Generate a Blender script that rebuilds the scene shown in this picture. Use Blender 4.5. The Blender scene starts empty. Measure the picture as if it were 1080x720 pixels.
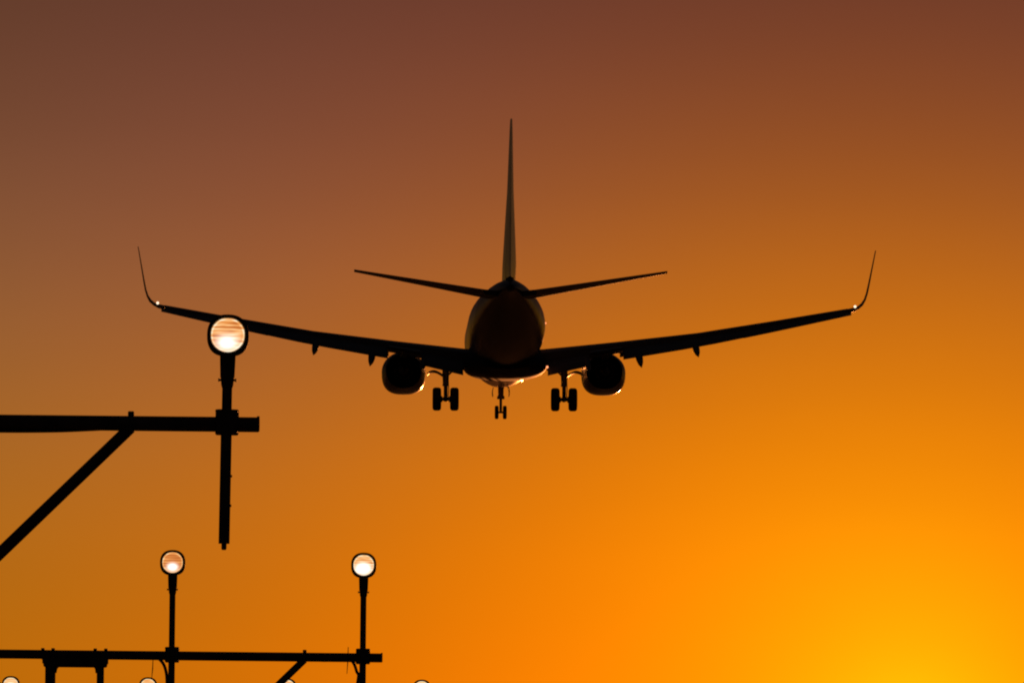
import bpy, bmesh, math, random
from mathutils import Vector, Matrix
R = math.radians
sin, cos, pi = math.sin, math.cos, math.pi
random.seed(7)
sc = bpy.context.scene
col = sc.collection

# ------------------------------------------------------------------ camera
cam_d = bpy.data.cameras.new('camera')
cam_d.sensor_width = 36.0
cam_d.lens = 341.2
cam_d.clip_start = 0.5
cam_d.clip_end = 60000
cam = bpy.data.objects.new('camera', cam_d)
cam.matrix_world = Matrix.Translation((0, 0, 1.7)) @ Matrix.Rotation(R(93.6), 4, 'X') @ Matrix.Rotation(R(0.5), 4, 'Z')
col.objects.link(cam)
sc.camera = cam

# ------------------------------------------------------------------ sun and sky
SUN_AZ, SUN_EL = 2.38, 1.28
sd = Vector((sin(R(SUN_AZ))*cos(R(SUN_EL)), cos(R(SUN_AZ))*cos(R(SUN_EL)), sin(R(SUN_EL))))
sun_d = bpy.data.lights.new('sun', 'SUN')
sun_d.energy = 5.0
sun_d.angle = R(0.5)
sun_d.color = (1.0, 0.30, 0.07)
sun = bpy.data.objects.new('sun', sun_d)
sun.rotation_euler = sd.to_track_quat('Z', 'Y').to_euler()
sun.location = (0, 0, 60)
col.objects.link(sun)

sc.view_settings.view_transform = 'Standard'
sc.view_settings.look = 'None'
sc.view_settings.exposure = 0.0
sc.view_settings.gamma = 1.0
sc.view_settings.use_curve_mapping = False
sc.cycles.max_bounces = 6
sc.cycles.use_denoising = True
sc.cycles.filter_width = 2.1

w = bpy.data.worlds.new('World')
sc.world = w
w.use_nodes = True
nt = w.node_tree
for n in list(nt.nodes): nt.nodes.remove(n)
N = nt.nodes.new
def link(a, b): nt.links.new(a, b)
def M(op, a, b=None):
    n = N('ShaderNodeMath'); n.operation = op
    for i, v in enumerate((a, b)):
        if v is None: continue
        if isinstance(v, (int, float)): n.inputs[i].default_value = v
        else: link(v, n.inputs[i])
    return n.outputs[0]
tc = N('ShaderNodeTexCoord')
dirn = tc.outputs['Generated']
dot = N('ShaderNodeVectorMath'); dot.operation = 'DOT_PRODUCT'
link(dirn, dot.inputs[0]); dot.inputs[1].default_value = sd
crs = N('ShaderNodeVectorMath'); crs.operation = 'CROSS_PRODUCT'
link(dirn, crs.inputs[0]); crs.inputs[1].default_value = sd
ln = N('ShaderNodeVectorMath'); ln.operation = 'LENGTH'; link(crs.outputs[0], ln.inputs[0])
r = M('MULTIPLY', M('ARCTAN2', ln.outputs['Value'], dot.outputs['Value']), 180/pi)      # degrees from the sun
sep = N('ShaderNodeSeparateXYZ'); link(dirn, sep.inputs[0])
e = M('MULTIPLY', M('ARCSINE', sep.outputs[2]), 180/pi)                                  # elevation in degrees
r2 = M('MULTIPLY', r, r); e2 = M('MULTIPLY', e, e)
e4 = M('MULTIPLY', e2, e2)
q = M('EXPONENT', M('MULTIPLY', r2, -1/400))                                           # the wide glow round the sun
def X(a, k): return M('EXPONENT', M('MULTIPLY', a, -1/k))
g = [X(r, 1.2), X(r2, 9), X(r2, 36), q, M('MULTIPLY', X(e2, 16), q), M('MULTIPLY', X(e4, 625), q), X(e2, 64), X(e2, 900), M('MULTIPLY', X(e2, 5), q)]
K = [[-5.2112, -0.4276, 0.687, 0.369, 2.2906, -0.6503, 1.0487, 2.3649, -0.6131, 0.1974],
     [-5.246, 0.9229, 0.6127, -0.4826, 1.7752, -1.5287, 2.0383, 1.4026, -0.391, 0.4153],
     [-4.9747, 5.2483, -5.6164, 1.0719, 1.1354, -6.9411, 3.8305, 0.6402, -0.2349, -1.0561]]
comb = N('ShaderNodeCombineColor')
for c in range(3):
    s = K[c][0]
    for gi, k in zip(g, K[c][1:]):
        s = M('ADD', M('MULTIPLY', gi, k), s)
    link(M('EXPONENT', s), comb.inputs[c])
# very faint dust layers in the evening air
mp = N('ShaderNodeMapping'); mp.inputs['Scale'].default_value = (9, 9, 60); link(dirn, mp.inputs['Vector'])
nz = N('ShaderNodeTexNoise'); nz.inputs['Scale'].default_value = 1.0; nz.inputs['Detail'].default_value = 3; link(mp.outputs[0], nz.inputs['Vector'])
dust = M('ADD', M('MULTIPLY', nz.outputs['Fac'], 0.10), 0.95)
vs = N('ShaderNodeVectorMath'); vs.operation = 'SCALE'; link(comb.outputs[0], vs.inputs[0]); link(dust, vs.inputs['Scale'])
bg1 = N('ShaderNodeBackground'); link(vs.outputs[0], bg1.inputs['Color']); bg1.inputs['Strength'].default_value = 1.0
sky = N('ShaderNodeTexSky'); sky.sky_type = 'NISHITA'; sky.sun_disc = False
sky.sun_elevation = R(SUN_EL); sky.sun_rotation = R(SUN_AZ); sky.dust_density = 3.0
bg2 = N('ShaderNodeBackground'); link(sky.outputs[0], bg2.inputs['Color']); bg2.inputs['Strength'].default_value = 0.0005
ad = N('ShaderNodeAddShader'); link(bg1.outputs[0], ad.inputs[0]); link(bg2.outputs[0], ad.inputs[1])
out = N('ShaderNodeOutputWorld'); link(ad.outputs[0], out.inputs['Surface'])

# ------------------------------------------------------------------ materials
def mat(name, color, rough=0.5, metal=0.0, noise=0.15, scale=3.0, coat=0.0, bump=0.0, bscale=60.0, spec=0.5):
    m = bpy.data.materials.new(name); m.use_nodes = True
    t = m.node_tree; b = t.nodes['Principled BSDF']
    b.inputs['Metallic'].default_value = metal
    b.inputs['Coat Weight'].default_value = coat
    b.inputs['Coat Roughness'].default_value = 0.2
    b.inputs['Specular IOR Level'].default_value = spec
    tcn = t.nodes.new('ShaderNodeTexCoord')
    n = t.nodes.new('ShaderNodeTexNoise'); n.inputs['Scale'].default_value = scale; n.inputs['Detail'].default_value = 6
    t.links.new(tcn.outputs['Object'], n.inputs['Vector'])
    cr = t.nodes.new('ShaderNodeValToRGB')
    cr.color_ramp.elements[0].position = 0.3; cr.color_ramp.elements[1].position = 0.7
    cr.color_ramp.elements[0].color = tuple(c*(1-noise) for c in color) + (1,)
    cr.color_ramp.elements[1].color = tuple(min(1, c*(1+noise)) for c in color) + (1,)
    t.links.new(n.outputs['Fac'], cr.inputs['Fac']); t.links.new(cr.outputs[0], b.inputs['Base Color'])
    mr = t.nodes.new('ShaderNodeMapRange')
    mr.inputs['To Min'].default_value = rough*0.8; mr.inputs['To Max'].default_value = min(1, rough*1.2)
    t.links.new(n.outputs['Fac'], mr.inputs['Value']); t.links.new(mr.outputs[0], b.inputs['Roughness'])
    if bump:
        n2 = t.nodes.new('ShaderNodeTexNoise'); n2.inputs['Scale'].default_value = bscale; n2.inputs['Detail'].default_value = 8
        t.links.new(tcn.outputs['Object'], n2.inputs['Vector'])
        bp = t.nodes.new('ShaderNodeBump'); bp.inputs['Strength'].default_value = bump; bp.inputs['Distance'].default_value = 0.02
        t.links.new(n2.outputs['Fac'], bp.inputs['Height']); t.links.new(bp.outputs[0], b.inputs['Normal'])
    return m

def emit(name, color, strength):
    m = bpy.data.materials.new(name); m.use_nodes = True
    b = m.node_tree.nodes['Principled BSDF']
    b.inputs['Base Color'].default_value = (0.8, 0.8, 0.8, 1)
    b.inputs['Emission Color'].default_value = tuple(color) + (1,)
    b.inputs['Emission Strength'].default_value = strength
    return m

def fuselage_mat():
    m = mat('fuselage_paint', (0.36, 0.28, 0.36), rough=0.3, coat=0.35, noise=0.04, scale=0.8, bump=0.05, bscale=0.7)
    t = m.node_tree; b = t.nodes['Principled BSDF']
    old = b.inputs['Base Color'].links[0].from_socket
    tcn = t.nodes.new('ShaderNodeTexCoord'); sp = t.nodes.new('ShaderNodeSeparateXYZ'); t.links.new(tcn.outputs['Object'], sp.inputs[0])
    # dark livery: lower lobe up to the forward keel and, swept up, the tail
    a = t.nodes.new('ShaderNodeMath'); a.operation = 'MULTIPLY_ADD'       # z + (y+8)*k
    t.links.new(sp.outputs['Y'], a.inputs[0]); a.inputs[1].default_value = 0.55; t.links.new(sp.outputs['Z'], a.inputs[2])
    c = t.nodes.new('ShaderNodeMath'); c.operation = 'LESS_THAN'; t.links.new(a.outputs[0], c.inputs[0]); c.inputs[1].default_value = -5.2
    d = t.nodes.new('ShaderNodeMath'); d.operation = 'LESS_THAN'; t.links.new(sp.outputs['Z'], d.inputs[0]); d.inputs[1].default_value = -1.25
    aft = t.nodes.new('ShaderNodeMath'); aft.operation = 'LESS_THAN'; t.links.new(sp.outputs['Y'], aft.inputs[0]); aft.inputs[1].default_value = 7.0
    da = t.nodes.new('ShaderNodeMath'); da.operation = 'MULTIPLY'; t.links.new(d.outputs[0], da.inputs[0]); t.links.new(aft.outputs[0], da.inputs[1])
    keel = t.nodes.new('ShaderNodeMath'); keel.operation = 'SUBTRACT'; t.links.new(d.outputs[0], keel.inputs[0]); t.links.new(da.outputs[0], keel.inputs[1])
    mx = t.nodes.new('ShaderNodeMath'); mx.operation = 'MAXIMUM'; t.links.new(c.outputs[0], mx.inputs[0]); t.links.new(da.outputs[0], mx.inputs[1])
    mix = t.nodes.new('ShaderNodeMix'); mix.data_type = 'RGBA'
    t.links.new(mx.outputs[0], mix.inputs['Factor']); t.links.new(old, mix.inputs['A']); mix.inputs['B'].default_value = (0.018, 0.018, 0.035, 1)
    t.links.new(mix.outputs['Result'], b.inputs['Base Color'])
    # forward keel: light paint and heavier clear coat put there to brighten its glow
    cw = t.nodes.new('ShaderNodeMapRange'); t.links.new(keel.outputs[0], cw.inputs['Value']); cw.inputs['To Min'].default_value = 0.15; cw.inputs['To Max'].default_value = 1.0
    t.links.new(cw.outputs[0], b.inputs['Coat Weight']); b.inputs['Coat IOR'].default_value = 1.7; b.inputs['Coat Roughness'].default_value = 0.38
    b.inputs['Coat Tint'].default_value = (1, .8, .62, 1)
    return m

MT = dict(
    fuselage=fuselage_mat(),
    fin=mat('fin_paint', (0.24, 0.17, 0.20), 0.35, coat=0.3, noise=0.08, scale=0.5),
    navy=mat('navy_paint', (0.016, 0.016, 0.030), 0.7, noise=0.1, spec=0.12),
    nacelle=mat('nacelle_paint', (0.016, 0.016, 0.028), 0.5, noise=0.1, spec=0.15, coat=0.2),
    wing=mat('wing_grey_paint', (0.16, 0.16, 0.16), 0.5, spec=0.3, noise=0.12, scale=1.2),
    alu=mat('bare_aluminium', (0.55, 0.55, 0.56), 0.3, metal=1.0, noise=0.1),
    dark=mat('exhaust_metal', (0.06, 0.055, 0.05), 0.45, metal=0.8, noise=0.3),
    gear=mat('gear_steel', (0.25, 0.25, 0.25), 0.4, metal=0.3, noise=0.2, scale=6),
    tyre=mat('tyre_rubber', (0.02, 0.02, 0.02), 0.8, noise=0.2, scale=8),
    pole=mat('weathered_mast_paint', (0.12, 0.10, 0.08), 0.95, spec=0.0, noise=0.35, scale=14, bump=0.25, bscale=90),
    house=mat('lamp_housing_paint', (0.10, 0.08, 0.06), 0.75, spec=0.2, noise=0.2, scale=20, bump=0.1),
    cable=mat('cable_rubber', (0.015, 0.015, 0.015), 0.6, noise=0.2, scale=30),
    bolt=mat('galvanised_bolt', (0.12, 0.11, 0.10), 0.85, spec=0.1, noise=0.3, scale=40),
    concrete=mat('footing_concrete', (0.3, 0.29, 0.27), 0.9, noise=0.25, scale=5, bump=0.4),
    white_light=emit('white_position_light', (1.0, 0.78, 0.55), 1.6),
    orange_glow=emit('warm_bead_glow', (1.0, 0.30, 0.12), 2.0),  # glow of the two beads added on body side and wing root
)

# ------------------------------------------------------------------ mesh helpers
def obj(name, bm, m, parent=None, smooth=35, loc=None):
    bmesh.ops.recalc_face_normals(bm, faces=bm.faces[:])
    me = bpy.data.meshes.new(name); bm.to_mesh(me); bm.free()
    for x in (m if isinstance(m, (list, tuple)) else [m]): me.materials.append(x)
    if smooth:
        me.shade_smooth() if hasattr(me, 'shade_smooth') else None
        try: me.set_sharp_from_angle(angle=R(smooth))
        except Exception: pass
    o = bpy.data.objects.new(name, me); col.objects.link(o)
    if parent: o.parent = parent
    if loc: o.location = loc
    return o

def empty(name, loc=(0, 0, 0)):
    o = bpy.data.objects.new(name, None); o.location = loc; o.empty_display_size = 0.3; col.objects.link(o); return o
def tag(o, label=None, cat=None, group=None, kind=None):
    for k, v in (('label', label), ('category', cat), ('group', group), ('kind', kind)):
        if v: o[k] = v
    return o

def loft(bm, rings, cap=True, mi=0):
    vs_ = [[bm.verts.new(p) for p in rg] for rg in rings]
    n = len(vs_[0])
    for a, b in zip(vs_, vs_[1:]):
        for i in range(n):
            f = bm.faces.new((a[i], a[(i+1) % n], b[(i+1) % n], b[i])); f.material_index = mi
    if cap:
        for q in (vs_[0], vs_[-1]):
            f = bm.faces.new(q); f.material_index = mi

def frame(d):
    d = d.normalized(); u = d.cross(Vector((0, 0, 1)))
    if u.length < 1e-3: u = d.cross(Vector((0, 1, 0)))
    u.normalize(); return u, d.cross(u).normalized()

def tube(bm, pts, rad, n=14, mi=0):
    pts = [Vector(p) for p in pts]
    if not isinstance(rad, (list, tuple)): rad = [rad]*len(pts)
    rings = []; u = v = None
    for i, p in enumerate(pts):
        d = (pts[min(i+1, len(pts)-1)] - pts[max(i-1, 0)]).normalized()
        if u is None: u, v = frame(d)
        else:
            u = (u - d*u.dot(d)).normalized(); v = d.cross(u)
        rings.append([p + (u*cos(2*pi*k/n) + v*sin(2*pi*k/n))*rad[i] for k in range(n)])
    loft(bm, rings, mi=mi)

def curve_pts(ctrl, n=16):
    # Catmull-Rom through the control points
    P = [Vector(c) for c in ctrl]; P = [2*P[0]-P[1]] + P + [2*P[-1]-P[-2]]
    o = []
    for i in range(1, len(P)-2):
        for k in range(n):
            t = k/n; a, b, c, d = P[i-1:i+3]
            o.append(0.5*((2*b) + (c-a)*t + (2*a-5*b+4*c-d)*t*t + (3*b-a-3*c+d)*t**3))
    return o + [P[-2]]

def box(bm, c, s, bev=0.0, mi=0, mtx=None):
    t = bmesh.new(); bmesh.ops.create_cube(t, size=1.0)
    for v_ in t.verts: v_.co = Vector((v_.co.x*s[0], v_.co.y*s[1], v_.co.z*s[2]))
    if bev: bmesh.ops.bevel(t, geom=t.edges[:], offset=bev, segments=3, affect='EDGES', profile=0.6)
    m_ = Matrix.Translation(c) @ (mtx or Matrix())
    mp_ = {v_: bm.verts.new(m_ @ v_.co) for v_ in t.verts}
    for f_ in t.faces:
        nf = bm.faces.new([mp_[v_] for v_ in f_.verts]); nf.material_index = mi
    t.free()

def lathe(bm, prof, origin, axis, n=32, mi=0):
    # prof: list of (distance along axis, radius)
    o_ = Vector(origin); d = Vector(axis).normalized(); u, v = frame(d)
    rings = [[o_ + d*a + (u*cos(2*pi*k/n) + v*sin(2*pi*k/n))*max(rr, 1e-3) for k in range(n)] for a, rr in prof]
    loft(bm, rings, mi=mi)

def airfoil(n=18, camber=0.02):
    up, lo = [], []
    for i in range(n+1):
        x = 0.5*(1-cos(pi*i/n))
        t = 5*(0.2969*math.sqrt(x) - 0.1260*x - 0.3516*x*x + 0.2843*x**3 - 0.1015*x**4)
        c = camber*4*x*(1-x)
        up.append((x, t, c)); lo.append((x, -t, c))
    return up + lo[-2:0:-1]
AF = airfoil()

def section(X, Yle, Z, chord, tc_, inc=0.0, cut=1.0, span_dir=None):
    """one wing section in the plane of X; forward is +Y, inc raises the leading edge (degrees).
    cut < 1 closes the section before its trailing edge."""
    ps = []
    for x, t, c in AF:
        x2 = min(x, cut)
        if x > cut:
            xx = cut; t = math.copysign(5*(0.2969*math.sqrt(xx) - 0.1260*xx - 0.3516*xx*xx + 0.2843*xx**3 - 0.1015*xx**4), t)
        y = -x2*chord; z = t*tc_*chord + c*chord
        yr = y*cos(R(inc)) - z*sin(R(inc)); zr = y*sin(R(inc)) + z*cos(R(inc))
        ps.append(Vector((X, Yle + yr, Z + zr)))
    return ps

def lerp(a, b, t): return a + (b-a)*t
def interp(tab, x):
    for p, q in zip(tab, tab[1:]):
        if x <= q[0]:
            t = (x-p[0])/(q[0]-p[0]); return [lerp(a, b, t) for a, b in zip(p[1:], q[1:])]
    return list(tab[-1][1:])

# ------------------------------------------------------------------ ground (below the frame, reaches the horizon)
bm = bmesh.new()
xs = [-30000, -3000, -300, -60, 0, 60, 300, 3000, 30000]
ys = [-30000, -3000, -300, -60, 0, 60, 150, 400, 1000, 4000, 30000]
gv = [[bm.verts.new((x, y, 0)) for x in xs] for y in ys]
for j in range(len(ys)-1):
    for i in range(len(xs)-1): bm.faces.new((gv[j][i], gv[j][i+1], gv[j+1][i+1], gv[j+1][i]))
tag(obj('ground', bm, mat('grass_ground', (0.05, 0.04, 0.018), 0.85, noise=0.4, scale=0.4, bump=0.5, bscale=4), smooth=0), kind='structure')

# ------------------------------------------------------------------ airliner (local frame: x right, y forward, z up, origin between the main wheels at the body axis)
plane = empty('airliner', (-0.339, 474.5, 32.05))
plane.rotation_euler = (R(1.26), R(-0.25), R(0.78))
tag(plane, 'dark twin engine jet airliner seen from behind, wheels and flaps down', 'airliner')

def body_ring(y, w_, zt, zb, n=48, e_=2.0):
    zc = zt - min(w_, (zt-zb)/2)        # widest line
    ps = []
    for k in range(n):
        a = 2*pi*k/n; ca, sa = cos(a), sin(a)
        x = w_*math.copysign(abs(ca)**(2/e_), ca)
        hh = (zt-zc) if sa >= 0 else (zc-zb)
        ps.append(Vector((x, y, zc + hh*math.copysign(abs(sa)**(2/e_), sa))))
    return ps
FU = [ # station from nose, half width, top, bottom
    (0.0, 0.03, -0.60, -0.66), (0.12, 0.30, -0.30, -0.95), (0.45, 0.62, 0.00, -1.27), (1.0, 0.95, 0.38, -1.56), (1.7, 1.22, 0.75, -1.76),
    (2.5, 1.44, 1.20, -1.98), (3.4, 1.62, 1.62, -2.13), (4.6, 1.78, 1.83, -2.22), (6.0, 1.87, 1.89, -2.25), (8.0, 1.88, 1.90, -2.22), (11.0, 1.88, 1.90, -2.14),
    (16.0, 1.88, 1.90, -2.12), (24.0, 1.88, 1.90, -2.12), (25.5, 1.87, 1.90, -2.04), (27.0, 1.82, 1.90, -1.84), (29.0, 1.67, 1.90, -1.42), (31.0, 1.44, 1.89, -0.88),
    (33.0, 1.15, 1.87, -0.28), (35.0, 0.80, 1.82, 0.32), (36.5, 0.52, 1.72, 0.78), (37.6, 0.30, 1.56, 1.02), (38.0, 0.18, 1.44, 1.10)]
bm = bmesh.new(); loft(bm, [body_ring(19.6-s_, w_, zt, zb) for s_, w_, zt, zb in FU])
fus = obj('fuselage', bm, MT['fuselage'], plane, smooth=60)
# belly fairing
bm = bmesh.new()
BF = [(9.0, 0.9, -1.5, -2.10), (7.6, 1.45, -1.15, -2.16), (6.0, 1.85, -1.0, -2.22), (3.5, 2.02, -0.95, -2.28), (0.0, 2.05, -0.95, -2.34), (-2.6, 1.98, -1.0, -2.38), (-4.6, 1.72, -1.15, -2.33), (-6.6, 1.1, -1.5, -2.08)]
loft(bm, [body_ring(y, w_, zt, zb, e_=2.5) for y, w_, zt, zb in BF])
obj('belly_fairing', bm, MT['navy'], fus, smooth=60)
bm = bmesh.new(); lathe(bm, [(0, 0.14), (0.12, 0.15), (0.3, 0.13), (0.3, 0.1), (0.1, 0.09)], (0, -18.3, 1.27), (0, -1, 0.05), 20)
obj('exhaust_pipe', bm, MT['dark'], fus)
# small antennas and added glow beads
bm = bmesh.new()
loft(bm, [section(0, 2.0, 0, .35, .1), section(0, 1.85, 0, .2, .1)][:0] or [[Vector((sx*.015, y, z)) for sx, y, z in q] for q in (((-1, 4.3, -2.40), (1, 4.3, -2.40), (1, 3.95, -2.40), (-1, 3.95, -2.40)), ((-1, 4.15, -2.66), (1, 4.15, -2.66), (1, 3.95, -2.66), (-1, 3.95, -2.66)))])
obj('antenna', bm, MT['wing'], fus)
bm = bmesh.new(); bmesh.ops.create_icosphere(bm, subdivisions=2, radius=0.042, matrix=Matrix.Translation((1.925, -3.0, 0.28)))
obj('body_glint_bead', bm, MT['orange_glow'], fus)  # emissive bead added as a window glint, no lamp here
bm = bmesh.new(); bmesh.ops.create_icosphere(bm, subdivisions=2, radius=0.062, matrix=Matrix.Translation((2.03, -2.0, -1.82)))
obj('wing_root_glow_bead', bm, MT['orange_glow'], fus)  # glowing bead added for a bright dot at the wing root

# red anti-collision beacon under the belly, ahead of the wing: it lights the keel and the nose gear doors
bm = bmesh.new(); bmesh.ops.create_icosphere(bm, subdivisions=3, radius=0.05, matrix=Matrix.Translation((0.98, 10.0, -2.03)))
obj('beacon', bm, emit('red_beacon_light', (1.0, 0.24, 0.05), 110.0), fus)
# fin
FIN = [(1.5, -8.8, 9.2, .066), (2.0, -10.2, 7.7, .085), (2.6, -12.3, 5.7, .115), (3.4, -13.1, 5.05, .115), (6.0, -15.2, 3.65, .085), (8.6, -17.25, 2.25, .07), (9.20, -17.75, 1.75, .06)]
def fin_rings(c0, c1, tabs):
    o = []
    for z, yle, ch, t in tabs:
        rg = []
        for x, t_, c in AF:
            xx = min(max(x, c0), c1)
            tt = 5*(0.2969*math.sqrt(xx) - 0.1260*xx - 0.3516*xx*xx + 0.2843*xx**3 - 0.1015*xx**4)
            rg.append(Vector((math.copysign(tt, t_ if t_ else 1)*t*ch if t_ != 0 else 0, yle - xx*ch, z)))
        o.append(rg)
    return o
bm = bmesh.new(); loft(bm, fin_rings(0, 0.70, FIN))
fin = obj('tail_fin', bm, MT['fin'], plane, smooth=50)
bm = bmesh.new(); loft(bm, fin_rings(0.712, 1.0, [(1.86, -9.9, 8.0, .075)] + FIN[1:]))
obj('rudder', bm, MT['fin'], fin, smooth=50)

def wing_side(s):
    # X, Yle, Zle, chord, t/c, incidence
    W = [(1.2, 5.4, -1.36, 7.6, .125, 1.0), (1.9, 4.9, -1.30, 7.1, .125, 1.0), (5.4, 3.05, -0.80, 4.95, .112, .6), (9.4, .97, -0.31, 3.85, .105, .5), (13.2, -1.0, .32, 2.72, .12, 1), (16.85, -2.9, .95, 1.62, .15, 1.5)]
    def S(X, cut=1.0, c0=None):
        yl, z, ch, t, inc = interp(W, X)
        return section(s*X, yl, z, ch, t, inc, cut)
    bm = bmesh.new()
    X = [1.2, 1.9, 3.0, 4.2, 5.4, 6.6, 8, 9.4, 11.3, 11.9]
    loft(bm, [S(x, .76) for x in X] + [S(x, .76) for x in (11.95, 13.2, 15, 16.6)] + [S(16.85, 1.0)][:0])
    wing = obj('wing', bm, MT['wing'], plane, smooth=50)
    tag(wing, 'left wing with raised winglet' if s < 0 else 'right wing with raised winglet')
    # flaps: separate aerofoils dropped behind the wing box
    def flap(x0, x1, cf, defl, drop, name, t=.13, back=.72, mt='wing'):
        bm = bmesh.new(); rg = []
        for k in range(5):
            x = lerp(x0, x1, k/4); yl, z, ch, tt, inc = interp(W, x)
            rg.append(section(s*x, yl - back*ch, z - back*ch*sin(R(inc)) - drop*ch, cf*ch, t, defl))
        loft(bm, rg); return obj(name, bm, MT[mt], wing, smooth=50)
    flap(2.02, 4.1, .17, 26, .012, 'flap', back=.74)
    flap(2.06, 4.1, .115, 38, .052, 'flap', t=.12, back=.875)
    flap(5.75, 11.6, .19, 24, .012, 'flap', back=.74)
    flap(5.75, 11.6, .13, 36, .055, 'flap', t=.13, back=.885)
    flap(4.15, 5.7, .25, 4, -.005, 'thrust_gate', t=.06, back=.755)
    flap(11.585, 16.75, .29, 24, .02, 'aileron', t=.17, back=.73)
    # slats ahead of and below the leading edge
    for x0, x1 in ((5.7, 8.3), (8.38, 11.0), (11.08, 13.7), (13.78, 16.4)):
        bm = bmesh.new(); rg = []
        for k in range(3):
            x = lerp(x0, x1, k/2); yl, z, ch, tt, inc = interp(W, x)
            rg.append(section(s*x, yl + .075*ch, z - .066*ch, .15*ch, .28, -24))
        loft(bm, rg); obj('slat', bm, MT['alu'], wing, smooth=50)
    bm = bmesh.new(); rg = []           # Krueger flap inboard of the engine
    for x in (2.3, 3.1, 3.9):
        yl, z, ch, tt, inc = interp(W, x); rg.append(section(s*x, yl + .35, z - .42, .75, .1, -40))
    loft(bm, rg); obj('leading_edge_flap', bm, MT['alu'], wing, smooth=50)
    # canoe fairings of the flap tracks
    for x, ztip, wd in ((9.27, -1.36, .17), (6.52, -1.86, .18), (4.0, -2.05, .16)):
        yl, z, ch, tt, inc = interp(W, x)
        yt = yl - ch
        a = Vector((s*x, yl - .45*ch, z - .055*ch)); b = Vector((s*(x+.10), yt - .78, ztip))
        m_ = Vector((s*x, yt + .15, lerp(a.z, b.z, .42)))
        bm = bmesh.new(); pts = curve_pts([a, m_, b], 8); rg = []
        for i, p in enumerate(pts):
            q = i/(len(pts)-1); r_ = wd*max(0.05, (1 - abs(2*q-.9)**2.2*(.85 if q > .45 else 1)))
            if q > .7: r_ = wd*lerp(.9, .05, (q-.7)/.3)
            rg.append([p + Vector((r_*cos(2*pi*k/14), 0, 1.35*r_*sin(2*pi*k/14))) for k in range(14)])
        loft(bm, rg); obj('flap_track_fairing', bm, MT['wing'], wing, smooth=60)
    # blended winglet
    yl, z, ch, tt, inc = interp(W, 16.6)
    bm = bmesh.new()
    path = [(16.62, .925, -2.78, 1.66, 11), (16.9, .99, -2.95, 1.56, 18), (17.12, 1.085, -3.09, 1.47, 30), (17.30, 1.24, -3.24, 1.38, 46), (17.43, 1.46, -3.45, 1.26, 60), (17.52, 1.76, -3.72, 1.13, 71), (17.60, 2.2, -4.08, .98, 78), (17.735, 3.02, -4.78, .73, 80.5), (17.86, 3.76, -5.38, .52, 81)]
    rg = []
    for i, (x, zz, yle, c_, ang) in enumerate(path):
        nx, nz = -sin(R(ang))*s, cos(R(ang))
        tcw = .13 if i < 2 else (.105 if i < 4 else .085)
        rg.append([Vector((s*x + nx*t*tcw*c_, yle - xx*c_, zz + nz*t*tcw*c_)) for xx, t, c in AF])
    loft(bm, rg); obj('winglet', bm, MT['wing'], wing, smooth=60)
    bm = bmesh.new(); bmesh.ops.create_icosphere(bm, subdivisions=2, radius=.068, matrix=Matrix.Translation((s*16.92, -4.62, 1.09)))
    obj('position_light', bm, MT['white_light'], wing)
    for x in (12.6, 13.6, 14.6, 15.6, 16.4):
        bm = bmesh.new(); yl, z, ch, tt, inc = interp(W, x); tube(bm, [(s*x, yl-ch+.1, z-.14), (s*x, yl-ch-.2, z-.17)], .008, 6)
        obj('static_wick', bm, MT['dark'], wing)

    # ---------------- engine
    ex = s*4.95
    def nac(y, w_, zt, zb, flat):
        zc = lerp(zt, zb, .48); ps = []
        for k in range(40):
            a = 2*pi*k/40; ca, sa = cos(a), sin(a)
            e_ = 2.0 if sa >= 0 else 2.0 + flat
            x = w_*math.copysign(abs(ca)**(2/e_), ca); h = (zt-zc) if sa >= 0 else (zc-zb)
            ps.append(Vector((ex + x, y, zc + h*math.copysign(abs(sa)**(2/e_), sa))))
        return ps
    NC = [(7.35, .80, -1.12, -2.66, .5), (7.5, .88, -1.03, -2.74, .6), (7.42, .96, -.96, -2.81, .7), (7.1, 1.03, -.89, -2.87, .7), (6.3, 1.085, -.83, -2.91, .7), (5.2, 1.09, -.82, -2.92, .65), (4.2, 1.03, -.86, -2.86, .5), (3.4, .93, -.94, -2.74, .3), (3.1, .885, -.98, -2.70, .2)]
    bm = bmesh.new(); loft(bm, [nac(*q) for q in NC] + [nac(3.12, .84, -1.02, -2.66, .2), nac(4.4, .78, -1.06, -2.6, 0), nac(6.6, .79, -1.08, -2.62, 0), nac(7.3, .8, -1.1, -2.65, .4)], cap=False)
    eng = obj('engine', bm, MT['nacelle'], plane, smooth=60)
    bm = bmesh.new(); lathe(bm, [(0, .62), (.5, .66), (1.3, .55), (1.95, .42), (1.95, .38), (1.2, .36)], (ex, 4.6, -1.84), (0, -1, 0), 32)
    obj('exhaust_nozzle', bm, MT['dark'], eng)
    bm = bmesh.new(); lathe(bm, [(0, .33), (.5, .27), (1.0, .12), (1.15, .02)], (ex, 2.95, -1.84), (0, -1, 0), 24)
    obj('exhaust_plug', bm, MT['dark'], eng)
    bm = bmesh.new()
    for k in range(24):
        a = 2*pi*k/24; u = Vector((cos(a), 0, sin(a))); t_ = Vector((-sin(a), .7, cos(a))).normalized()
        c0 = Vector((ex, 6.45, -1.84))
        q = [c0 + u*.2 - t_*.06, c0 + u*.2 + t_*.06, c0 + u*.77 + t_*.12, c0 + u*.77 - t_*.12]
        o2 = Vector((0, .012, 0)); loft(bm, [[p - o2 for p in q], [p + o2 for p in q]])
    obj('fan', bm, MT['alu'], eng)
    bm = bmesh.new(); lathe(bm, [(-.2, .8), (0, .8)], (ex, 6.2, -1.84), (0, 1, 0), 32); lathe(bm, [(0, .24), (.25, .18), (.5, .02)], (ex, 6.45, -1.84), (0, 1, 0), 24)
    obj('fan_hub', bm, MT['dark'], eng)
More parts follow.
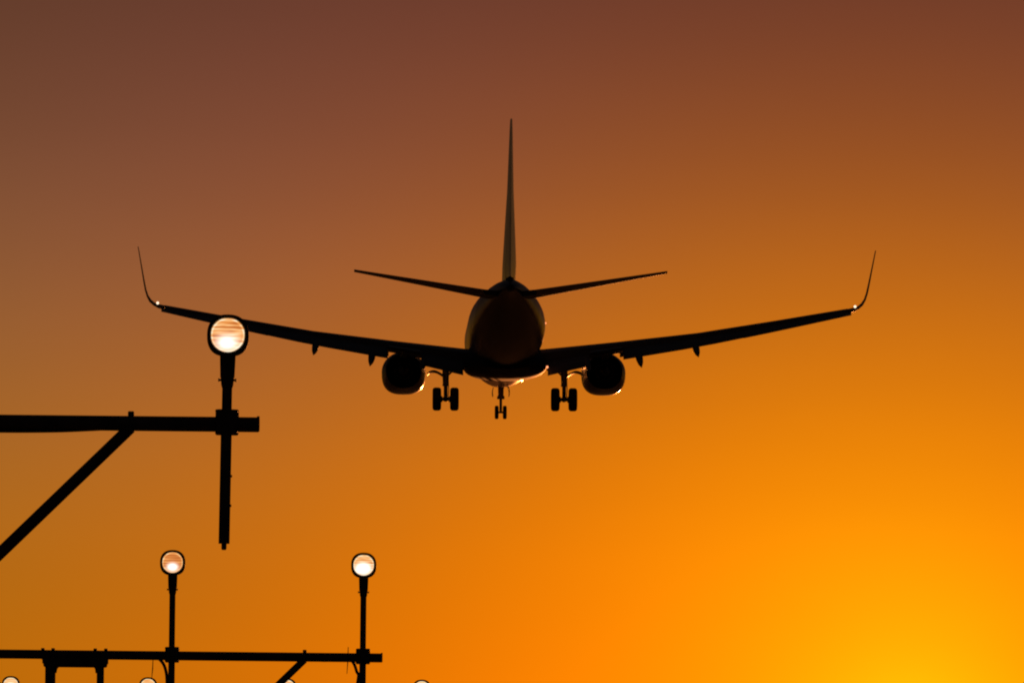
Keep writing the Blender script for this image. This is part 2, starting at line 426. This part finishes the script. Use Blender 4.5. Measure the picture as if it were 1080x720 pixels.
    bm = bmesh.new()
    PY = [(6.3, -.86, -.80, .10), (5.2, -1.0, -.62, .17), (3.8, -1.1, -.50, .19), (2.2, -1.25, -.62, .17), (.6, -1.12, -.75, .12), (-.6, -.98, -.85, .05)]
    loft(bm, [[Vector((ex + w_*cx, y, lerp(zb, zt, cz))) for cx, cz in ((-1, 0), (1, 0), (1, .5), (.8, .9), (0, 1), (-.8, .9), (-1, .5))] for y, zb, zt, w_ in PY])
    obj('pylon', bm, MT['wing'], eng, smooth=40)
    bm = bmesh.new(); box(bm, (ex - s*1.02, 5.6, -1.12), (.03, 1.0, .42), .01, mtx=Matrix.Rotation(R(s*35), 4, 'Y'))
    obj('strake', bm, MT['navy'], eng)

    # ---------------- main gear
    gx = s*2.90
    bm = bmesh.new()
    tube(bm, [(gx, .15, -1.25), (gx, .05, -2.0), (gx, 0, -2.62)], [.18, .17, .145], 18)
    tube(bm, [(gx, 0, -2.6), (gx, 0, -3.25)], .098, 16)
    for d in (-1, 1): tube(bm, [(gx + d*.16, 0, -3.335), (gx + d*.30, 0, -3.335)], .15, 16)
    tube(bm, [(gx + .13, .05, -2.3), (gx + .15, .02, -2.9), (gx + .12, 0, -3.3)], .022, 8)
    tube(bm, [(gx, 0, -2.60), (gx, 0, -2.70)], .16, 18)
    tube(bm, [(gx, 0, -2.05), (gx, 0, -2.14)], .175, 18)
    bmesh.ops.create_icosphere(bm, subdivisions=2, radius=.15, matrix=Matrix.Translation((gx, 0, -3.32)))
    tube(bm, [(gx-.44, 0, -3.335), (gx+.44, 0, -3.335)], .09, 14)
    leg = obj('main_landing_gear', bm, MT['gear'], plane)
    for d in (-1, 1):
        bm = bmesh.new(); wheel(bm, (gx + d*.43, 0, -3.335), .57, .215)
        obj('wheel', bm, [MT['tyre'], MT['gear']], leg)
    bm = bmesh.new()
    tube(bm, [(gx, -.12, -2.66), (gx, -.42, -2.95), (gx, -.12, -3.24)], [.05, .045, .05], 8)
    obj('torque_link', bm, MT['gear'], leg)
    bm = bmesh.new(); tube(bm, [(gx - s*.02, .05, -2.25), (gx - s*.55, .0, -1.75), (gx - s*1.1, 0, -1.55)], [.05, .05, .045], 10)
    tube(bm, [(gx - s*.02, .05, -1.95), (gx - s*.28, .0, -1.78)], .035, 8)
    obj('side_brace', bm, MT['gear'], leg)
    bm = bmesh.new()
    pts = curve_pts([(gx + s*.10, .1, -2.22), (gx + s*.34, .15, -2.06), (gx + s*.56, .2, -1.98), (gx + s*.78, .25, -2.02), (gx + s*.90, .3, -2.12)], 6)
    rg = []
    for p in pts: rg.append([p + Vector((0, sy, sz)) for sy, sz in ((-.5, -.055), (.5, -.055), (.5, .055), (-.5, .055))])
    loft(bm, rg); obj('gear_door', bm, MT['wing'], leg)
    # landing light lens of the wing root leading edge
    bm = bmesh.new(); lathe(bm, [(0, .1), (.03, .11)], (s*2.1, 4.9, -1.25), (0, 1, 0), 16)
    obj('landing_light', bm, MT['alu'], wing)

    # ---------------- tailplane
    T = [(.25, -13.3, 1.02, 4.3, .10, -1), (1.2, -13.95, 1.12, 3.75, .10, -1), (7.37, -18.1, 2.03, 1.3, .085, -1)]
    def TS(x, c0, c1):
        yl, z, ch, t, inc = interp(T, x); o = []
        for xx, tt, c in AF:
            q = min(max(xx, c0), c1); th = 5*(0.2969*math.sqrt(q) - 0.1260*q - 0.3516*q*q + 0.2843*q**3 - 0.1015*q**4)
            yy = -q*ch; zz = (math.copysign(th, tt) if tt != 0 else 0)*t*ch
            o.append(Vector((s*x, yl + yy*cos(R(inc)) - zz*sin(R(inc)), z + yy*sin(R(inc)) + zz*cos(R(inc)))))
        return o
    bm = bmesh.new(); loft(bm, [TS(x, 0, .68) for x in (.25, 1.2, 3, 5, 7.1)] + [TS(7.37, 0.05, .66)])
    tp = obj('tailplane', bm, MT['wing'], plane, smooth=50)
    bm = bmesh.new(); loft(bm, [TS(x, .69, 1) for x in (1.25, 3, 5, 7.05)])
    obj('elevator', bm, MT['wing'], tp, smooth=50)

def wheel(bm, c, rad, hw):
    prof = [(-hw*.55, rad*.50), (-hw*.85, rad*.58), (-hw, rad*.74), (-hw*.96, rad*.85), (-hw*.82, rad*.93), (-hw*.62, rad*.98), (-hw*.35, rad), (hw*.35, rad), (hw*.62, rad*.98), (hw*.82, rad*.93), (hw*.96, rad*.85), (hw, rad*.74), (hw*.85, rad*.58), (hw*.55, rad*.50)]
    lathe(bm, prof, c, (1, 0, 0), 40)
    lathe(bm, [(-hw*.6, rad*.2), (-hw*.62, rad*.49), (-hw*.3, rad*.51), (hw*.3, rad*.51), (hw*.62, rad*.49), (hw*.6, rad*.2)], c, (1, 0, 0), 32, mi=1)

for s_ in (-1, 1): wing_side(s_)

# nose gear
bm = bmesh.new(); ny = 15.6
tube(bm, [(0, ny+.1, -1.9), (0, ny, -2.75)], [.15, .14], 16)
tube(bm, [(0, ny, -2.7), (0, ny, -3.35)], .07, 14)
tube(bm, [(0, ny, -2.62), (0, ny, -2.78)], .19, 16)
tube(bm, [(-.22, ny, -3.45), (.22, ny, -3.45)], .05, 12)
box(bm, (0, ny, -3.36), (.13, .18, .22), .02)
ng = obj('nose_landing_gear', bm, MT['gear'], plane)
for d in (-1, 1):
    bm = bmesh.new(); wheel(bm, (d*.205, ny, -3.45), .34, .10); obj('wheel', bm, [MT['tyre'], MT['gear']], ng)
bm = bmesh.new(); tube(bm, [(0, ny-.1, -2.8), (0, ny-.32, -3.05), (0, ny-.08, -3.3)], .035, 8); obj('torque_link', bm, MT['gear'], ng)
bm = bmesh.new(); tube(bm, [(0, ny+.1, -2.6), (0, ny+1.1, -1.95)], .05, 10); obj('drag_brace', bm, MT['gear'], ng)
for d in (-1, 1):
    bm = bmesh.new(); rg = []
    for q in range(6):
        t_ = q/5; rg.append([Vector((d*(.31 + .12*sin(t_*2.2)) + dx, y, -2.02 - .62*t_)) for dx, y in ((-.018, ny-.75), (.018, ny-.75), (.018, ny+1.0), (-.018, ny+1.0))])
    loft(bm, rg); obj('gear_door', bm, MT['fuselage'], ng)

# ------------------------------------------------------------------ approach light masts
def mast(row, cx, y, bz, group):
    t = empty('approach_light_mast', (cx, y, 0))
    tag(t, ['nearest light crossbar with one long brace, in front of the left wing', 'middle light crossbar on twin posts, low in the picture', 'farthest light crossbar, just below the lowest lamps'][row], 'light mast', group)
    bm = bmesh.new()
    tube(bm, [(-2.40, 0, bz-.004), (2.40, 0, bz-.012)], .0358, 24)
    for sx in (-1, 1): tube(bm, [(sx*2.393, 0, bz-.008), (sx*2.405, 0, bz-.008)], .0368, 24)
    obj('crossbar', bm, MT['pole'], t)
    for sx, rr, sl in ((-.195, .041, 1), (.197, .029, -1)):
        bm = bmesh.new(); tube(bm, [(sx, .0, .12), (sx, 0, bz-.16), (sx, 0, bz-.085)], [rr, rr, rr], 18)
        # welded flare under the head plate
        tube(bm, [(sx + sl*.012, 0, bz-.15), (sx + sl*.014, 0, bz-.115), (sx + sl*.02, 0, bz-.088)], [rr*.9, rr*1.02, rr*1.3], 18)
        obj('post', bm, MT['pole'], t)
    bm = bmesh.new(); box(bm, (0, .0, bz-.068), (.50, .075, .078), .02)
    box(bm, (-.23, 0, bz-.03), (.055, .10, .10), .01); box(bm, (.23, 0, bz-.03), (.055, .10, .10), .01)
    obj('head_plate', bm, MT['pole'], t)
    for ux in (-.255, -.175, .155, .238):
        bm = bmesh.new()
        tube(bm, [(ux, -.042, bz-.05), (ux, -.042, bz), (ux, -.03, bz+.022), (ux, 0, bz+.034), (ux, .03, bz+.022), (ux, .042, bz), (ux, .042, bz-.05)], .006, 8)
        box(bm, (ux, 0, bz+.034), (.028, .03, .018), .006)
        obj('u_bolt', bm, MT['bolt'], t)
    for sx in (-1, 1):
        bm = bmesh.new()
        a = Vector((sx*1.779, 0, bz-.045)); b = Vector((sx*.20, 0, bz-.045-1.55))
        tube(bm, [a + (a-b).normalized()*.02, b], .0285, 18)
        d = (a-b).normalized(); box(bm, a - d*.01, (.08, .044, .044), .012, mtx=Matrix.Rotation(R(-sx*44.6), 4, 'Y'))
        br = obj('brace', bm, MT['pole'], t)
        bm = bmesh.new(); bx_ = sx*1.795
        tube(bm, [(bx_, -.036, bz-.045), (bx_, -.038, bz), (bx_, 0, bz+.034), (bx_, .038, bz), (bx_, .036, bz-.045)], .008, 8)
        box(bm, (bx_, 0, bz+.034), (.030, .03, .026), .007)
        obj('brace_bolt', bm, MT['bolt'], br)
    for k in range(8):
        bm = bmesh.new(); z0 = .4 + k*.4; tube(bm, [(-.16, 0, z0), (.17, 0, z0 + (.2 if k % 2 else 0))], .014, 10)
        obj('rung', bm, MT['pole'], t)
    bm = bmesh.new(); box(bm, (0, 0, .06), (.9, .6, .12), .02); obj('footing', bm, MT['concrete'], t)
    # supply cable strapped below the bar
    bm = bmesh.new()
    if row == 0: pts = curve_pts([(.9, -.01, bz-.04), (1.15, -.01, bz-.049), (1.42, -.01, bz-.0465), (1.6, -.005, bz-.038), (1.75, 0, bz-.028)], 10)
    else: pts = curve_pts([(1.2, -.01, bz-.028), (1.78, -.01, bz-.03), (1.95, -.01, bz-.036), (2.05, -.005, bz-.030), (2.13, 0, bz-.026)], 10)
    tube(bm, pts, .012, 8)
    obj('cable', bm, MT['cable'], t)
    return t

def lens_mat(hx, hz, hw, hh, pw, bands, base, i):
    """lit, ribbed lamp glass: the filament's hot spot low in the glass, the ribs spread it in bands"""
    m = bpy.data.materials.new('lit_ribbed_glass'); m.use_nodes = True
    t = m.node_tree; b = t.nodes['Principled BSDF']
    b.inputs['Base Color'].default_value = (.25, .2, .15, 1); b.inputs['Roughness'].default_value = .15
    def mm(op, a, c=None, c2=None):
        n = t.nodes.new('ShaderNodeMath'); n.operation = op
        for k, v in enumerate((a, c, c2)):
            if v is None: continue
            if isinstance(v, (int, float)): n.inputs[k].default_value = v
            else: t.links.new(v, n.inputs[k])
        return n.outputs[0]
    tcn = t.nodes.new('ShaderNodeTexCoord'); sp = t.nodes.new('ShaderNodeSeparateXYZ'); t.links.new(tcn.outputs['Object'], sp.inputs[0])
    x, z = sp.outputs['X'], sp.outputs['Z']
    # hot spot, wider low down
    dx = mm('DIVIDE', mm('SUBTRACT', x, hx), hw); dz = mm('DIVIDE', mm('SUBTRACT', z, hz), hh)
    d2 = mm('ADD', mm('MULTIPLY', dx, dx), mm('MULTIPLY', dz, dz))
    hot = mm('EXPONENT', mm('MULTIPLY', mm('POWER', d2, pw), -1.0))
    # rib bands, slightly irregular
    n = t.nodes.new('ShaderNodeTexNoise'); mpn = t.nodes.new('ShaderNodeMapping'); mpn.inputs['Scale'].default_value = (9, 0, 80); mpn.inputs['Location'].default_value = (i*3.1, 0, i*1.7)
    t.links.new(tcn.outputs['Object'], mpn.inputs[0]); t.links.new(mpn.outputs[0], n.inputs['Vector']); n.inputs['Scale'].default_value = 1; n.inputs['Detail'].default_value = 1.5
    nb = mm('MULTIPLY', mm('SUBTRACT', n.outputs['Fac'], .5), 2.6*bands)
    sb = mm('MULTIPLY', mm('SINE', mm('MULTIPLY', z, 300.0)), .22*bands)
    band = mm('ADD', nb, sb)
    rr = mm('SQRT', mm('ADD', mm('MULTIPLY', x, x), mm('MULTIPLY', z, z)))
    rim = mm('EXPONENT', mm('MULTIPLY', mm('POWER', mm('DIVIDE', mm('SUBTRACT', rr, .0765), .0045), 2.0), -1.0))
    rim = mm('MULTIPLY', rim, mm('ADD', .2, mm('MULTIPLY', n.outputs['Fac'], .6)))
    edge = mm('EXPONENT', mm('MULTIPLY', mm('POWER', mm('DIVIDE', rr, .075), 8.0), -.25))
    lvl = mm('ADD', mm('MULTIPLY', mm('MAXIMUM', mm('ADD', band, base), .02), edge), rim)
    cr = t.nodes.new('ShaderNodeValToRGB'); els = cr.color_ramp.elements
    els[0].position = 0; els[0].color = (.55, .15, .03, 1); els[1].position = 1; els[1].color = (1, .86, .62, 1)
    for p, c in ((.3, (.88, .33, .08, 1)), (.6, (1, .52, .20, 1)), (.8, (1, .72, .38, 1))):
        q = els.new(p); q.color = c
    t.links.new(lvl, cr.inputs[0])
    mix = t.nodes.new('ShaderNodeMix'); mix.data_type = 'RGBA'; mix.clamp_result = False
    t.links.new(mm('MINIMUM', hot, 1.0), mix.inputs['Factor']); t.links.new(cr.outputs[0], mix.inputs['A']); mix.inputs['B'].default_value = (1.8, 1.62, 1.5, 1)
    t.links.new(mix.outputs['Result'], b.inputs['Emission Color']); b.inputs['Emission Strength'].default_value = 1.0
    return m

def sup(a, rx, rzu, rzd, e_up, e_dn):
    ca, sa = cos(a), sin(a); e_ = e_up if sa >= 0 else e_dn
    return rx*math.copysign(abs(ca)**(2/e_), ca), (rzu if sa >= 0 else rzd)*math.copysign(abs(sa)**(2/e_), sa)

def lamp(x, y, z, bz, label, lens, lean=0.0, cable=None, group='lit approach lamps on poles'):
    """z: lamp centre, bz: height of the crossbar it is clamped to"""
    t = empty('approach_lamp', (x, y, bz)); t.rotation_euler = (0, R(lean), 0)
    tag(t, label, 'approach light', group)
    h = z - bz; top = h - .098; low = h - .985
    bm = bmesh.new()
    tube(bm, [(0, -.062, low), (0, -.062, -.05), (0, -.062, -.045), (0, -.062, top-.13)], [.0262, .0262, .0238, .0238], 20)
    tube(bm, [(.024, -.062, -.26), (.032, -.062, -.26)], .006, 8)
    tube(bm, [(.024, -.062, -.40), (.031, -.062, -.40)], .006, 8)
    pole = obj('pole', bm, MT['pole'], t)
    bm = bmesh.new(); tube(bm, [(0, -.062, low-.03), (0, -.062, low-.024), (0, -.062, low+.01)], [.009, .0125, .0125], 14)
    obj('cable_gland', bm, MT['cable'], pole)
    bm = bmesh.new()
    pr = [(-.150, .0245), (-.135, .029), (-.105, .031), (-.098, .034), (-.03, .0365), (.004, .0375), (.014, .045)]
    tube(bm, [(0, -.062, top + a) for a, r_ in pr], [r_ for a, r_ in pr], 24)
    for sx in (-1, 1):
        tube(bm, [(sx*.028, -.062, top-.112), (sx*.041, -.062, top-.112)], .0055, 8)
        tube(bm, [(sx*.038, -.062, top-.112), (sx*.0435, -.062, top-.112)], .009, 6)
    obj('pole_fitting', bm, MT['house'], t)
    bm = bmesh.new()                                    # clamp
    box(bm, (0, -.062, -.0), (.096, .068, .112), .012)
    box(bm, (0, .035, -.0), (.112, .03, .124), .012)
    for sx in (-1, 1):
        for sz in (-1, 1): tube(bm, [(sx*.047, -.075, sz*.048), (sx*.047, .06, sz*.048)], .008, 6)
    obj('clamp', bm, MT['house'], t)
    bm = bmesh.new()                                    # housing: rim, body, back
    R0 = [(-.150, .079, .079), (-.158, .083, .083), (-.160, .092, .092), (-.150, .0985, .0975), (-.10, .0988, .098), (-.04, .094, .093), (.0, .075, .075), (.035, .04, .04), (.045, .012, .012)]
    rg = []
    for yy, rx, rz in R0:
        rg.append([Vector((p[0], yy + .02, h + p[1])) for p in (sup(2*pi*k/48, rx, rz, rz*1.02, 2.35, 2.6 if rx > .085 else 2.2) for k in range(48))])
    loft(bm, rg, cap=False); bm.faces.new(bm.verts[-48:]) if False else None
    obj('housing', bm, MT['house'], t)
    # lens: domed disc with real horizontal ribs
    bm = bmesh.new(); c0 = bm.verts.new((0, -.012, 0)); prev = None; nr, na = 14, 64
    for i in range(1, nr+1):
        rr = .0835*i/nr; ring_ = []
        for k in range(na):
            a = 2*pi*k/na; xx, zz = rr*cos(a), rr*sin(a)
            ring_.append(bm.verts.new((xx, -.012*(1-(rr/.0835)**2) + .0012*sin(zz*300), zz)))
        for k in range(na):
            if prev is None: bm.faces.new((c0, ring_[k], ring_[(k+1) % na]))
            else: bm.faces.new((prev[k], ring_[k], ring_[(k+1) % na], prev[(k+1) % na]))
        prev = ring_
    lo = obj('lens', bm, lens, t, loc=(0, -.128, h))
    bm = bmesh.new(); lathe(bm, [(0, .081), (-.006, .083), (-.010, .0855), (-.004, .088)], (0, -.13, h), (0, 1, 0), 48)
    bmesh.ops.delete(bm, geom=[f_ for f_ in bm.faces if len(f_.verts) > 4], context='FACES')
    obj('lens_ring', bm, MT['house'], t)
    if cable:
        bm = bmesh.new(); tube(bm, curve_pts(cable, 10), .0125, 10); obj('cable', bm, MT['cable'], t)
    return t

G = 'approach light masts in line'
mast(0, -3.60, 46, 4.20, G); mast(1, -3.397, 76, 4.005, G); mast(2, -3.20, 106, 3.87, G)
lamp(-1.350, 46, 4.605, 4.20, 'largest lit round lamp, overlapping the left wing of the airliner', lens_mat(-.004, -.038, .043, .031, 1.0, .9, .40, 1), lean=.55)
lamp(-2.641, 76, 4.721, 4.005, 'lit lamp with small low hot spot, left one of two on the middle crossbar', lens_mat(.0, -.036, .040, .030, 1.4, .5, .14, 2), lean=.1,
     cable=[(-.13, -.02, -.03), (-.10, -.04, -.035), (-.062, -.055, -.08), (-.040, -.06, -.15), (-.034, -.062, -.24), (-.036, -.062, -.33)])
lamp(-1.146, 76, 4.713, 4.005, 'lit lamp with wide white glare, above the right end of the middle crossbar', lens_mat(-.004, -.028, .060, .044, 1.9, .7, .52, 3), lean=.1,
     cable=[(-.11, -.02, -.03), (-.085, -.04, -.038), (-.062, -.055, -.075), (-.045, -.06, -.125), (-.032, -.06, -.150), (-.040, -.06, -.22)])
for k, (x, nm) in enumerate(((-5.434, 'leftmost cut off lamp at the bottom edge, in the corner'), (-3.936, 'cut off lamp at the bottom edge below the middle crossbar and its hanging wire'), (-2.418, 'cut off lamp at the bottom edge beside the slanting brace'), (-.951, 'rightmost cut off lamp at the bottom edge, standing clear of the crossbars'))):
    lamp(x, 106, 4.565, 3.87, nm, lens_mat(0, -.02, .055, .04, 2, .6, .6, 4+k))
# loose cable ties
for nm, x, z0, z1, lb in (('cable_tie', -2.790, 3.96, 3.82, 'thin wire tail hanging under the middle crossbar near its left lamp'), ('cable_tie', -1.263, 4.075, 3.865, 'thin upright wire tie through the middle crossbar near its right lamp')):
    bm = bmesh.new(); tube(bm, [(x + .002, 75.962, z0), (x, 75.96, (z0+z1)/2), (x - .006, 75.962, z1)], [.0028, .0042, .0022], 8)
    tag(obj(nm, bm, MT['cable']), lb, 'cable tie', 'wire ties on the middle crossbar')
